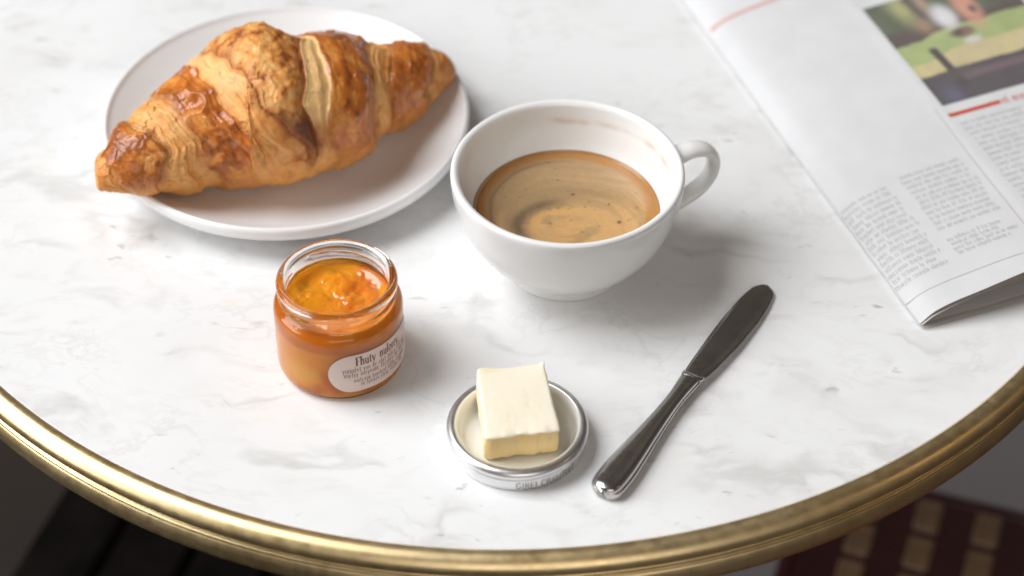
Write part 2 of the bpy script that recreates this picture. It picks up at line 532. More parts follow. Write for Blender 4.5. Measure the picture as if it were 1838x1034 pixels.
    dent = sstep(.014, .0, u) * .35
    P[..., 0] += dirx * dent; P[..., 1] += diry * dent
    # it sits on the plate: flatten whatever would sink into it
    pr = np.hypot(P[..., 0] - PX, P[..., 1] - PY)
    fl_z = np.where(pr < 8.45, plate_z(np.minimum(pr, 8.3)) + .03, -9)
    P[..., 2] = np.maximum(P[..., 2], fl_z)
    # ---- baked colour (albedo)
    cream = (0.83, 0.455, 0.155); gold = (0.73, 0.295, 0.066); amber = (0.55, 0.165, 0.028); brown = (0.29, 0.080, 0.017); burnt = (0.10, 0.028, 0.009)
    toast = .30 + .9 * (n_big - .5) + .8 * (n_mid - .5)
    t_crust = np.clip(.52 + 1.2 * (n_mid - .5) + .8 * (n_big - .5) + .4 * (n_fine - .5) + .5 * (lines - .5), 0, 1)
    col_c = mix(mix(gold, amber, sstep(.15, .5, t_crust)), mix(amber, brown, sstep(.5, 1.0, t_crust)), sstep(.42, .6, t_crust))
    col_p = mix(cream, gold, np.clip(.62 + 1.7 * (lines - .5) + 1.6 * (n_mid - .5) + 1.0 * (n_big - .5), 0, 1))
    col_p = mix(col_p, amber, sstep(.56, .74, lines * .6 + n_mid * .4) * .7)
    col_p = mix(col_p, brown, sstep(.70, .86, lines2 * .6 + ledge * .5) * .30)
    col = mix(col_p, col_c, np.clip(crust, 0, 1))
    # crust D is a drier, speckled bake; its hanging end is burnt
    dd = np.clip(.46 + 2.4 * (fbm(px * 2.4, py * 2.4, pz * 2.4, 71, 5) - .5), 0, 1)
    col_d = mix(mix(cream, gold, sstep(0, .5, dd)), mix(gold, brown, sstep(.5, 1, dd)), sstep(.4, .62, dd))
    right_edge = sstep(.5, .95, local)
    col_d = mix(col_d, brown, right_edge * .55 * (.4 + n_mid))
    col_d = mix(col_d, burnt, sstep(140, 158, th) * (1 - sstep(174, 182, th)) * .95)
    col = mix(col, col_d, D)
    fe = (np.exp(-((flake - .492) / .010) ** 2) * .5 + np.exp(-((flake2 - .531) / .008) ** 2) * .4) * (pale * (1 - .5 * vmask) + .7 * D + .3 * crust) * (.3 + n_mid)
    col = mix(col, brown, np.clip(fe, 0, .7))
    # dark rims along the upper edges of the bands
    for e_, sgn, amt in ((c_l, 1, .55), (d_l, 1, .5), (d_r, -1, .6), (e_l, 1, .5), (e_r, -1, .75), (f_r, -1, .75), (f_l, 1, .4), (b_r, -1, .5)):
        k = np.exp(-np.clip((u - e_) * sgn, -1, 1) ** 2 / (2 * .008 ** 2)) * amt * (.35 + 1.1 * n_mid) * (1 - sstep(185, 215, th))
        col = mix(col, brown, np.clip(k, 0, .9))
    col = mix(col, brown, np.clip(C * sstep(.40, .62, n_mid) * sstep(95, 130, th) * (1 - sstep(165, 190, th)), 0, 1) * .8)
    # pale unbaked strip
    col = mix(col, (0.92, 0.60, 0.27), valley * sstep(168, 150, th) * sstep(40, 70, th) * (.50 + .55 * lines + .2 * n_mid))
    col = mix(col, (0.84, 0.53, 0.22), cmid * sstep(135, 110, th) * sstep(.1, .3, local) * (1 - sstep(.6, .9, local)) * .7)
    # underside and lower flank: soft gold
    low = sstep(178, 215, th) * (1 - sstep(320, 350, th))
    col = mix(col, mix(gold, (0.80, 0.43, 0.125), n_mid), low * .62)
    nose = B * sstep(60, 90, th) * (1 - sstep(150, 172, th)) * sstep(.42, .60, n_mid)
    col = mix(col, brown, nose * .8)
    col = mix(col, burnt, sstep(.978, .995, u) * .7)
    col = mix(col, burnt, sstep(.012, .002, u) * .6)
    col = mix(col, burnt, crack * .35)
    col = col * (.86 + .28 * n_fine)[..., None] * (.92 + .16 * n_grain)[..., None]
    rough = np.clip(.56 - .38 * np.clip(C + E + Fb + B * .8, 0, 1) + .25 * (n_fine - .5) - .06 * D + low * .2, .17, .75)
    return P.reshape(-1, 3), gridfaces(nu, nt, False, True)[:, ::-1], col.reshape(-1, 3), rough.ravel()


mt, n_, l_, p_ = tinted('baked_pastry', .45, .5, .12, (1, .45, .2), .0018, rough_attr='rough')
t_ = N(n_, 'TexCoord'); z_ = N(n_, 'TexNoise', Scale=900.0, Detail=4.0); l_.new(t_.outputs['Object'], z_.inputs['Vector'])
bump(n_, l_, p_, z_.outputs['Fac'], .12, .0003)
V, F, Ccol, Crough = build_croissant()
croissant = thing('croissant', 'golden brown baked croissant lying across the white plate', 'croissant', (PX, PY, .55))
mesh('pastry', V - np.array([PX, PY, .55]), F, mt, croissant, colours=Ccol, scalars={'rough': Crough})

# ------------------------------------------------------------------ coffee cup
UX, UY = 2.34, 1.72
cup = thing('coffee_cup', 'white porcelain cup with a loop handle, in the middle of the table', 'cup', (UX, UY, 0))
outer = [(0.001, .16), (1.6, .16), (2.15, .14), (2.25, .0), (2.55, .0), (2.62, .10), (2.60, .42), (2.66, .55), (2.95, .75), (3.45, 1.18), (3.95, 1.78), (4.38, 2.5), (4.70, 3.3), (4.90, 4.1), (4.99, 4.8), (5.00, 5.12), (4.96, 5.24)]
inner = [(4.86, 5.29), (4.73, 5.25), (4.63, 5.12), (4.57, 4.8), (4.46, 4.2), (4.22, 3.5), (3.98, 3.0), (3.5, 2.25), (2.8, 1.45), (1.8, .82), (0.8, .62), (0.001, .6)]
prof = dense(outer + inner, .06)
NT = 220
V, F = lathe(prof, NT)
ang = np.degrees(np.linspace(0, 2 * np.pi, NT, endpoint=False))[None, :] + 0 * V[..., 0]
zz, rad = V[..., 2], np.hypot(V[..., 0], V[..., 1])
nin = np.zeros_like(zz); nin[len(prof) // 2:, :] = 1
i0 = int(np.argmax(prof[:, 1])); nin[:] = 0; nin[i0:, :] = 1
col = np.ones(V.shape) * np.array([.83, .832, .825])
aa = np.where(ang > 180, ang - 360, ang)
wob = (fbm(aa / 14.0, 0 * aa, seed=3, octaves=3) - .5) * .35
line_z = 4.42 + wob + .0 * aa
st = np.exp(-((zz - line_z) / .13) ** 2) * nin * sstep(8, 22, aa) * (1 - sstep(92, 104, aa)) * (.25 + .9 * sstep(.35, .7, fbm(aa / 9.0, zz * .0, seed=8, octaves=2)))
st2 = nin * sstep(.3, .0, np.abs(zz - 3.5)) * .0
film = nin * sstep(4.35, 3.9, zz) * sstep(10, 30, aa) * (1 - sstep(70, 100, aa)) * sstep(3.3, 3.7, zz) * .10
col = mix(col, (0.55, 0.34, 0.14), np.clip(st * .38 + film, 0, 1))
mt_cup, n_, l_, p_ = tinted('white_porcelain', .13, .5)
mesh('cup_bowl', V.reshape(-1, 3), F, mt_cup, cup, colours=col.reshape(-1, 3))
# handle: a rounded loop standing out radially, turned a little away from the camera
az = math.radians(21)
hp = dense([(4.84, 4.56), (5.15, 4.62), (5.80, 4.74), (6.48, 4.56), (6.88, 3.98), (6.82, 3.2), (6.30, 2.5), (5.5, 2.05), (4.7, 1.85), (4.0, 1.85)], .08)
path = np.stack([hp[:, 0] * math.cos(az), hp[:, 0] * math.sin(az), hp[:, 1]], -1)
f_ = np.linspace(0, 1, len(path))
radii = [(0.27 + .10 * abs(2 * q - 1) ** 3, .46 + .12 * abs(2 * q - 1) ** 3) for q in f_]
V, F = tube(path, radii, 28)
mesh('cup_handle', V, F, mt_cup, cup, colours=np.ones((len(V), 3)) * np.array([.83, .832, .825]))


def build_coffee():
    R, z0 = 4.02, 3.02
    nr, nt = 130, 320
    r = np.concatenate([np.linspace(0, .93, nr - 24), np.linspace(.935, 1, 24)])[:, None]; a = np.linspace(0, 2 * np.pi, nt, endpoint=False)[None, :]
    x, y = r * np.cos(a), r * np.sin(a)
    r_, x, y = r + 0 * a, x, y
    z = z0 + .10 * sstep(.965, 1.0, r_) ** 2 + 0 * a
    V = np.stack([x * R, y * R, z], -1)
    # crema swirl: a spiral that opens to the left
    ph = np.arctan2((y + .24) * 1.15, x * .85); rr = np.hypot(x * .85, (y + .24) * 1.15)
    wz = (fbm(x * 2.2, y * 2.2, seed=3) - .5)
    streak = fbm((rr + wz * .30 + ph * .06) * 8, ph * .7 - rr * 1.2, seed=11, octaves=5)
    orange = (0.66, 0.375, 0.145); tan = (0.56, 0.355, 0.175); drab = (0.36, 0.24, 0.125); dark = (0.085, 0.06, 0.042)
    qx, qy = x + .10 * wz, y + .10 * wz
    pa = np.degrees(np.arctan2((qy + .24) * 1.15, qx * .85)) % 360; q = np.hypot(qx * .85, (qy + .24) * 1.15)

    def arc(rad_, wid, a0, a1, soft=30):
        return np.exp(-((q - rad_ + .05 * wz) / wid) ** 2) * sstep(a0 - soft, a0 + soft, pa) * (1 - sstep(a1 - soft, a1 + soft, pa))
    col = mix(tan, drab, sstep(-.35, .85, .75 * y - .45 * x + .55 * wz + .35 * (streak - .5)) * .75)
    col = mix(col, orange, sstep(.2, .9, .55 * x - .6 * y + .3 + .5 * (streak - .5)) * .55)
    col = mix(col, drab, np.clip(arc(.63, .11, 45, 175, 30) * (.35 + .9 * streak), 0, .8))
    col = mix(col, orange, np.clip(arc(.28, .075, 55, 195, 25) * .9, 0, 1))
    col = mix(col, drab, np.clip(arc(.15, .05, 10, 150, 25) * .55, 0, 1))
    col = mix(col, orange, np.exp(-(((x - .02) / .22) ** 2 + ((y + .30) / .22) ** 2)) * .8)
    col = mix(col, drab, sstep(.48, .68, streak) * .55); col = mix(col, orange, sstep(.47, .30, streak) * .50)
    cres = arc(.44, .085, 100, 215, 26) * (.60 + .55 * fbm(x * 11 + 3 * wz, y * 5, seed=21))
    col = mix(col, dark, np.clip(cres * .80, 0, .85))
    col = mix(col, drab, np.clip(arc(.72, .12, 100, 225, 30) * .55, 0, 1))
    # crema ring against the wall
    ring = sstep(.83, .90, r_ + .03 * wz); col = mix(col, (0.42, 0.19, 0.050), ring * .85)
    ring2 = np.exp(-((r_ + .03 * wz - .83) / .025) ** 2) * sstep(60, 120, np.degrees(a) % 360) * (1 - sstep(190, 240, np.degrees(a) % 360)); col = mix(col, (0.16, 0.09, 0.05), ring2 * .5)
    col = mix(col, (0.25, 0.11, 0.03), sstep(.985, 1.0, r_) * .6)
    # pin-prick bubbles
    rng = np.random.default_rng(4)
    for k in range(40):
        q = rng.uniform(-.8, .85, 2)
        if np.hypot(*q) > .84: continue
        s_ = rng.choice([.006, .008, .011], p=[.6, .3, .1])
        d = np.exp(-((x - q[0]) ** 2 + (y - q[1]) ** 2) / (2 * s_ ** 2)); col = mix(col, dark, np.clip(d * .6, 0, 1))
    for q, s_ in (((.56, -.20), .016), ((.46, .10), .009), ((.08, .26), .009), ((.20, .05), .007)):
        d = np.exp(-((x - q[0]) ** 2 + (y - q[1]) ** 2) / (2 * s_ ** 2)); col = mix(col, (.06, .03, .01), np.clip(d, 0, 1))
    col = col * (.93 + .14 * fbm(x * 30, y * 30, seed=31))[..., None]
    return V.reshape(-1, 3), gridfaces(len(r), nt, False, True)[:, ::-1], col.reshape(-1, 3)


mt, n_, l_, p_ = tinted('coffee_crema', .17, .45)
V, F, c_ = build_coffee()
coffee = mesh('coffee', V, F, mt, None, colours=c_, loc=(UX, UY, 0))
tag(coffee, 'milky brown coffee with a crema swirl filling the white cup', 'coffee')

# ------------------------------------------------------------------ lettering (stroked glyphs laid on a surface)
SERIF = {
    'F': (.78, [([(.16, 0), (.16, 1.5)], .20), ([(.16, 1.45), (.80, 1.45), (.80, 1.22)], .09), ([(.16, .78), (.58, .78)], .09), ([(0, .04), (.36, .04)], .08)]),
    'h': (.82, [([(.16, 0), (.16, 1.55)], .17), ([(.16, .72), (.36, .98), (.58, .92), (.64, .62), (.64, 0)], .15), ([(0, .04), (.32, .04)], .08), ([(.5, .04), (.8, .04)], .08)]),
    'u': (.82, [([(.0, .97), (.16, .97), (.16, .35), (.25, .05), (.45, .03), (.62, .25)], .14), ([(.62, .97), (.62, .03), (.78, .03)], .16)]),
    't': (.5, [([(.2, 1.3), (.2, .25), (.28, .05), (.45, .08)], .15), ([(.02, .95), (.42, .95)], .08)]),
    'y': (.78, [([(.06, .98), (.40, .05)], .16), ([(.72, .98), (.40, .05), (.22, -.40), (.04, -.38)], .09), ([(-.04, .97), (.24, .97)], .07)]),
    'n': (.82, [([(.16, 0), (.16, 1.0)], .17), ([(.16, .72), (.36, .98), (.58, .92), (.64, .62), (.64, 0)], .15), ([(0, .04), (.32, .04)], .08), ([(.5, .04), (.8, .04)], .08)]),
    'l': (.42, [([(.18, 0), (.18, 1.55)], .17), ([(.02, .04), (.36, .04)], .08)]),
    'o': (.76, [([(.36, 1), (.12, .8), (.08, .5), (.14, .18), (.36, .0), (.58, .18), (.64, .5), (.60, .8), (.36, 1)], .13)]),
    'r': (.58, [([(.16, 0), (.16, 1.0)], .17), ([(.16, .70), (.32, .96), (.52, .95)], .13), ([(0, .04), (.34, .04)], .08)]),
    ',': (.35, [([(.14, .12), (.06, -.25)], .12)]),
    'm': (1.2, [([(.16, 0), (.16, 1.0)], .17), ([(.16, .72), (.34, .98), (.52, .92), (.58, .62), (.58, 0)], .15), ([(.58, .72), (.76, .98), (.94, .92), (1.0, .62), (1.0, 0)], .15)]),
}
BLOCK = {
    'G': (.9, [([(.75, 1.2), (.45, 1.4), (.15, 1.2), (.08, .7), (.15, .2), (.45, 0), (.75, .2), (.75, .65), (.5, .65)], .12)]),
    'I': (.35, [([(.15, 0), (.15, 1.4)], .13)]),
    'R': (.8, [([(.12, 0), (.12, 1.4), (.5, 1.38), (.66, 1.1), (.5, .75), (.12, .72)], .12), ([(.4, .72), (.72, 0)], .12)]),
    'E': (.7, [([(.62, 1.4), (.12, 1.4), (.12, 0), (.62, 0)], .12), ([(.12, .72), (.52, .72)], .11)]),
    'L': (.65, [([(.12, 1.4), (.12, 0), (.6, 0)], .12)]),
    'C': (.8, [([(.68, 1.2), (.42, 1.4), (.15, 1.2), (.08, .7), (.15, .2), (.42, 0), (.68, .2)], .12)]),
    'A': (.8, [([(.05, 0), (.4, 1.4), (.75, 0)], .12), ([(.18, .5), (.62, .5)], .1)]),
    'W': (1.0, [([(.04, 1.4), (.25, 0), (.5, 1.1), (.75, 0), (.96, 1.4)], .11)]),
    'T': (.7, [([(.04, 1.4), (.66, 1.4)], .12), ([(.35, 1.4), (.35, 0)], .12)]),
    'U': (.8, [([(.1, 1.4), (.1, .3), (.38, 0), (.66, .3), (.66, 1.4)], .12)]),
    ' ': (.4, []),
}
SMALL = [(.32, [([(.1, 0), (.1, 1)], .15)]), (.5, [([(.1, 0), (.1, 1)], .14), ([(.1, .8), (.3, 1), (.38, 0)], .12)]),
         (.5, [([(.38, .85), (.2, 1), (.06, .5), (.2, 0), (.38, .12)], .13)]), (.52, [([(.2, 1), (.05, .5), (.2, 0), (.38, .5), (.2, 1)], .12)]),
         (.36, [([(.15, 1.35), (.15, .0), (.28, 0)], .13), ([(.0, .95), (.28, .95)], .1)]), (.3, [([(.1, 0), (.1, 1.5)], .14)]),
         (.48, [([(.08, .95), (.1, .1), (.36, .1), (.36, 1)], .12)]), (.5, [([(.1, 1.5), (.1, 0), (.3, 0), (.4, .5), (.25, .95), (.1, .8)], .12)]),
         (.5, [([(.06, .52), (.38, .55), (.3, .95), (.1, .9), (.05, .4), (.2, 0), (.38, .1)], .12)]), (.48, [([(.05, .95), (.2, .05)], .13), ([(.36, .95), (.12, -.4)], .09)])]


class Ink:
    def __init__(self): self.v, self.f = [], []

    def stroke(self, pts, w, sub=1):
        p = np.array(pts, float)
        if len(p) == 2 and sub > 1:
            p = np.stack([np.linspace(p[0][i], p[1][i], sub + 1) for i in (0, 1)], -1)
        t = np.gradient(p, axis=0); t /= np.maximum(np.linalg.norm(t, axis=1), 1e-9)[:, None]
        nrm = np.stack([-t[:, 1], t[:, 0]], -1) * w / 2
        k = len(self.v)
        for a, b_ in zip(p + nrm, p - nrm): self.v += [a, b_]
        for i in range(len(p) - 1): self.f.append([k + 2 * i, k + 2 * i + 1, k + 2 * i + 3, k + 2 * i + 2])

    def glyph(self, g, x, y, s, slant=0.0, bold=1.0, xs=1.0):
        for pts, w in g[1]:
            self.stroke([(x + s * xs * (a + slant * b_), y + s * b_) for a, b_ in pts], w * s * bold)
        return g[0] * s * xs

    def text(self, string, font, x, y, s, track=.06, slant=0.0, bold=1.0, xs=1.0):
        for ch in string:
            if ch == ' ': x += .55 * s; continue
            x += self.glyph(font[ch], x, y, s, slant, bold, xs) + track * s
        return x

    def gibber(self, rng, x0, x1, y, s, bold=1.0, ragged=0.0):
        x = x0; end = x1 - rng.uniform(0, ragged)
        while x < end:
            for k in range(rng.integers(2, 9)):
                if x > end: break
                x += self.glyph(SMALL[rng.integers(len(SMALL))], x, y, s, 0, bold) + .06 * s
            x += .45 * s

    def build(self, name, fn, mat, parent):
        P = np.array(self.v); Q = fn(P[:, 0], P[:, 1]) if getattr(fn, '__name__', '') == 'on_news' else np.array([fn(a, b_) for a, b_ in P])
        return mesh(name, Q, self.f, mat, parent, smooth=False)


# ------------------------------------------------------------------ jam jar
JX, JY = -7.15, -4.44
jar = thing('jam_jar', 'small open glass jar with a pink paper label, in front of the plate', 'jar', (JX, JY, 0))


def glass_material():
    mt, n, l, p = material('clear_glass')
    p.inputs['Base Color'].default_value = (.985, .99, .985, 1)
    p.inputs['Roughness'].default_value = 0.0
    p.inputs['IOR'].default_value = 1.48
    p.inputs['Transmission Weight'].default_value = 1.0
    t = N(n, 'TexCoord'); z = N(n, 'TexNoise', Scale=110.0, Detail=2.0); l.new(t.outputs['Object'], z.inputs['Vector'])
    bump(n, l, p, z.outputs['Fac'], .12, .0012)
    return mt


M_glass = glass_material()
out_ = [(0.001, .14), (1.5, .12), (2.0, .03), (2.25, .0), (2.45, .06), (2.59, .22), (2.66, .50), (2.67, 1.2), (2.67, 2.9), (2.66, 3.20), (2.60, 3.40), (2.48, 3.52), (2.385, 3.60), (2.37, 3.72), (2.37, 4.12), (2.38, 4.19), (2.46, 4.25), (2.49, 4.35), (2.475, 4.47), (2.40, 4.56), (2.29, 4.58)]
in_ = [(2.19, 4.54), (2.13, 4.44), (2.11, 4.2), (2.11, 3.7), (2.14, 3.54), (2.26, 3.38), (2.42, 3.18), (2.46, 2.9), (2.46, .8), (2.40, .55), (2.1, .40), (1.2, .36), (0.001, .36)]
prof = dense(out_ + in_, .05)
V, F = lathe(prof, 160)
# screw thread: two helical ridges on the outside of the neck
zz = V[..., 2]; a_ = np.arctan2(V[..., 1], V[..., 0]) + 0 * zz
outside = np.zeros_like(zz); outside[:len(dense(out_, .05)) - 2] = 1
th_ = np.zeros_like(zz)
for k in range(3):
    ph = (a_ - (k * 2 * np.pi / 3 + .5)) % (2 * np.pi)
    q = ph / 1.75
    zc = 3.72 + .30 * q
    th_ += np.exp(-((zz - zc) / .055) ** 2) * (q < 1) * sstep(0, .1, q) * (1 - sstep(.88, 1, q))
rr = np.hypot(V[..., 0], V[..., 1]); rn = rr + outside * th_ * .10
V[..., 0] *= rn / np.maximum(rr, 1e-6); V[..., 1] *= rn / np.maximum(rr, 1e-6)
mesh('glass_body', V.reshape(-1, 3), F, M_glass, jar)

# paper label wrapped round the right of the glass
RL = 2.684
L0, L1, ZC, HH = -.12 * 2.7, 1.75 * 2.7, 1.62, 1.02


def on_jar(a, b_, off=0.0):
    ph = a / 2.7
    return ((RL + off) * math.sin(ph), -(RL + off) * math.cos(ph), b_)


nl, nb = 90, 24
Vl = []
for i in range(nl):
    q = i / (nl - 1); a = L0 + (L1 - L0) * (.5 - .5 * math.cos(math.pi * q))
    dx = max(0, HH - (a - L0), HH - (L1 - a))
    half = math.sqrt(max(HH * HH - dx * dx, 1e-4))
    for j in range(nb): Vl.append(on_jar(a, ZC + half * (2 * j / (nb - 1) - 1)))
M_label = simple('pink_label_paper', (0.74, 0.60, 0.55), .55, noise=(90.0, .03))
label = mesh('paper_label', Vl, gridfaces(nl, nb), M_label, jar)
M_ink = simple('brown_print', (0.17, 0.055, 0.022), .6)
M_ink2 = simple('dull_brown_print', (0.22, 0.12, 0.085), .6)
ink = Ink()
ink.text('Fhuty nulorry,', SERIF, .85, 2.02, .33, .05, .0, 1.15, .68)
ink.build('brand_lettering', lambda a, b_: on_jar(a, b_, .006), M_ink, label)
ink = Ink(); rng = np.random.default_rng(12)
for y, x0, x1, s_ in ((1.68, .28, 3.7, .20), (1.42, .32, 3.8, .20), (1.10, .72, 3.6, .18), (.87, 1.02, 3.3, .17)):
    ink.gibber(rng, x0, x1, y, s_, 1.0)
ink.build('small_print', lambda a, b_: on_jar(a, b_, .006), M_ink2, label)


def build_jam():
    side = dense([(0.001, .22), (1.5, .20), (2.2, .16), (2.46, .32), (2.55, .66), (2.55, 2.9), (2.50, 3.16), (2.32, 3.36), (2.18, 3.42), (2.0, 3.42)], .07)
    topr = np.linspace(1.95, .001, 46)
    prof = np.vstack([side, np.stack([topr, 0 * topr + 3.40], -1)])
    nt = 160
    V, F = lathe(prof, nt)
    k = len(side)
    x, y = V[..., 0], V[..., 1]; r = np.hypot(x, y)
    istop = np.zeros(r.shape); istop[k - 3:] = 1
    lump = (fbm(x * .75 + 3, y * .75, seed=5, octaves=2) - .5) * .60 + (fbm(x * 2.2, y * 2.2, seed=9, octaves=3) - .5) * .22
    V[..., 2] += istop * lump * sstep(2.05, 1.7, r)
    V[..., 2] += istop * .10 * sstep(1.6, 2.0, r) * 0
    base = np.array([0.90, 0.36, 0.036]); deep = np.array([0.72, 0.195, 0.016]); yel = np.array([0.95, 0.40, 0.035])
    n = fbm(x * .9, y * .9, V[..., 2] * .9, 14, 3)
    col = mix(deep, base, sstep(.3, .55, n)); col = mix(col, yel, sstep(.5, .72, n) * .8)
    z3 = V[..., 2]
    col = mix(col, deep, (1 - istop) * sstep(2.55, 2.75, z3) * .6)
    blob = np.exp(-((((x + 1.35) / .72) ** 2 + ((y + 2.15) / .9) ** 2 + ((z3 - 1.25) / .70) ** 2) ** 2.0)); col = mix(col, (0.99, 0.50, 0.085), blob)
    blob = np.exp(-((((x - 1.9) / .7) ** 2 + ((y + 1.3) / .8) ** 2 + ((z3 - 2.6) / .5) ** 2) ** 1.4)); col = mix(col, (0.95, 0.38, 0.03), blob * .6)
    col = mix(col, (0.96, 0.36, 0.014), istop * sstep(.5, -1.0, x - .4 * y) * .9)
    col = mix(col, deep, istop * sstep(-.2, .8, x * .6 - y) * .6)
    return V.reshape(-1, 3), F, col.reshape(-1, 3), (istop * .6).ravel()


mt_jam, n_, l_, p_ = tinted('apricot_jam', .035, .5, 1.0, (.7, .5, .25), .0022)
ga = N(n_, 'Attribute', attribute_name='gloss'); l_.new(ga.outputs['Fac'], p_.inputs['Specular IOR Level'])   # jam against glass has no free surface to shine
V, F, c_, g_ = build_jam()
jam = mesh('apricot_jam', V, F, mt_jam, None, colours=c_, scalars={'gloss': g_}, loc=(JX, JY, 0))
tag(jam, 'glossy orange apricot jam with fruit pieces inside the glass jar', 'jam')

# ------------------------------------------------------------------ upturned jar lid with butter
LX, LY = 0.25, -9.21
lid = thing('jar_lid', 'upturned silver metal jar lid used as a butter dish', 'jar lid', (LX, LY, 0))
prof = dense([(2.18, .30), (2.30, .42), (2.36, .62), (2.40, .86), (2.44, .98), (2.54, 1.07), (2.68, 1.08), (2.80, 1.01), (2.86, .89), (2.85, .78), (2.795, .70), (2.78, .66), (2.80, .60), (2.80, .26), (2.77, .12), (2.68, .03), (2.55, .0), (1.5, .02), (.001, .02)], .035)
V, F = lathe(prof, 180)
mesh('tin_shell', V.reshape(-1, 3), F, M_tin, lid)
prof = dense([(.001, .26), (1.4, .26), (1.9, .27), (2.08, .31), (2.22, .42), (2.31, .60), (2.37, .84), (2.415, .965), (2.46, 1.03), (2.53, 1.078)], .04)
V, F = lathe(prof, 140)
mesh('enamel_lining', V.reshape(-1, 3), F, M_enamel, lid)
ink = Ink()
ink.text('GIREI CRAWTUIT', BLOCK, -.05, .20, .245, .10, 0, 1.1)
ink.stroke([(.25, .155), (1.95, .155)], .025, 16)
M_stamp = simple('stamped_print', (0.13, 0.105, 0.095), .55, metal=.2)
ink.build('stamped_lettering', lambda a, b_: ((2.812) * math.sin(a / 2.8), -(2.812) * math.cos(a / 2.8), b_ + 0.0), M_stamp, lid)


def build_butter():
    W, L, H = 2.86, 3.30, 1.66
    # rounded box from a cube-sphere style grid: six faces sharing a signed superellipsoid clamp
    n = 56
    V, Fs = [], []
    g = np.linspace(-1, 1, n)
    A, Bg = np.meshgrid(g, g, indexing='ij')
    for ax, sg in ((0, 1), (0, -1), (1, 1), (1, -1), (2, 1), (2, -1)):
        P = np.zeros((n, n, 3)); o = [i for i in range(3) if i != ax]
        P[..., ax] = sg; P[..., o[0]] = A; P[..., o[1]] = Bg
        F = gridfaces(n, n) + sum(len(v) for v in V)
        flip = (sg > 0) == (ax == 1)
        Fs.append(F[:, ::-1] if flip else F); V.append(P.reshape(-1, 3))
    P = np.vstack(V); F = np.vstack(Fs)
    half = np.array([W / 2, L / 2, H / 2]); rnd = .11
    Q = P * half
    core = np.clip(Q, -(half - rnd), half - rnd)
    d = Q - core; ln = np.linalg.norm(d, axis=1)[:, None]
    Q = core + np.where(ln > 1e-6, d / np.maximum(ln, 1e-6) * rnd, 0)
    x, y, z = Q[:, 0].copy(), Q[:, 1].copy(), Q[:, 2].copy()
    # hand-cut: slightly wider at the front, wavy faces
    front = sstep(L / 2 - .35, L / 2, -y); back = sstep(L / 2 - .3, L / 2, y); top = sstep(H / 2 - .25, H / 2, z)
    Q[:, 0] *= 1 + .035 * (-y / (L / 2))
    Q[:, 0] += np.sign(x) * (fbm(y * 1.1, z * 1.3, seed=3) - .5) * .12 * (np.abs(x) > W / 2 - .15)
    Q[:, 2] += top * ((fbm(x * .6, y * .6, seed=5, octaves=2) - .5) * .12 + (fbm(x * 4, y * 4, seed=6) - .5) * .012)
    # cut ridges on the front face
    rid = (vnoise(x * 4.2, 0 * x, seed=7) - .5) * .11 + (vnoise(x * 9, z * .6, seed=8) - .5) * .03
    Q[:, 1] += front * rid * sstep(H / 2, H / 2 - .2, z)
    Q[:, 1] -= front * sstep(H / 2 - .32, H / 2 - .02, z) * (.05 + .12 * fbm(x * 1.6, 0 * x + 2, seed=15))
    Q[:, 2] += front * top * (-.05 + .20 * (fbm(x * 1.4, 0 * x, seed=9) - .45))
    # smeared, turned-up corners at the back
    cr = np.exp(-(((x - W / 2) / .12) ** 2 + ((y - L / 2) / .18) ** 2)) * top
    Q[:, 2] += cr * .17; Q[:, 1] += cr * .10; Q[:, 0] += cr * .05
    cl = np.exp(-(((x + W / 2 - .35) / .45) ** 2 + ((y - L / 2) / .12) ** 2)) * top
    Q[:, 2] += cl * .07; Q[:, 1] += cl * .08
    for (px, py, s_) in ((.45, -.35, .05), (-.35, -.8, .045), (.75, -1.0, .04)):
        Q[:, 2] -= top * np.exp(-((x - px) ** 2 + (y - py) ** 2) / (2 * s_ ** 2)) * .012
    skin = np.array([0.93, 0.845, 0.69]); cut_shade = np.array([0.90, 0.69, 0.34])  # cut front is yellower, with its shade and bounced light put into the colour
    shaded_cut = np.clip(front * sstep(H / 2 - .02, H / 2 - .22, z) + .45 * (np.abs(x) > W / 2 - .05) * sstep(H / 2, H / 2 - .3, z) + .5 * cl, 0, 1)
    col = mix(skin, cut_shade, np.clip(shaded_cut * (.75 + .5 * fbm(x * 3, z * 2, seed=21)), 0, 1))
    return Q, F, col


def butter_material():
    mt, n, l, p = material('pale_butter')
    at = N(n, 'Attribute', attribute_name='tint')
    t = N(n, 'TexCoord'); z = N(n, 'TexNoise', Scale=160.0, Detail=3.0); l.new(t.outputs['Object'], z.inputs['Vector'])
    l.new(at.outputs['Color'], p.inputs['Base Color'])
    p.inputs['Roughness'].default_value = .42
    p.inputs['Subsurface Weight'].default_value = .6; p.inputs['Subsurface Radius'].default_value = (1, .72, .32); p.inputs['Subsurface Scale'].default_value = .0022
    bump(n, l, p, z.outputs['Fac'], .15, .0004)
    return mt


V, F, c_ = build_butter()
butter = thing('butter_pat', 'thick pale butter slab leaning in the upturned jar lid', 'butter', (LX, LY, .26))
yaw, pitch = math.radians(9.0), math.radians(8.0)
Rm = np.array(Matrix.Rotation(yaw, 3, 'Z') @ Matrix.Rotation(pitch, 3, 'X'))
Q = V @ Rm.T + np.array([.18 - LX, -8.84 - LY, 1.36 - .26])
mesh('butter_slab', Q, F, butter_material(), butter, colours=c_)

# ------------------------------------------------------------------ knife
K0, K1 = np.array([3.62, -12.30]), np.array([11.10, .12])
KL = float(np.hypot(*(K1 - K0))); ka = math.atan2(*(K1 - K0)[::-1])
knife = thing('butter_knife', 'dark polished steel table knife lying beside the jar lid', 'knife', (K0[0], K0[1], 0), ka)


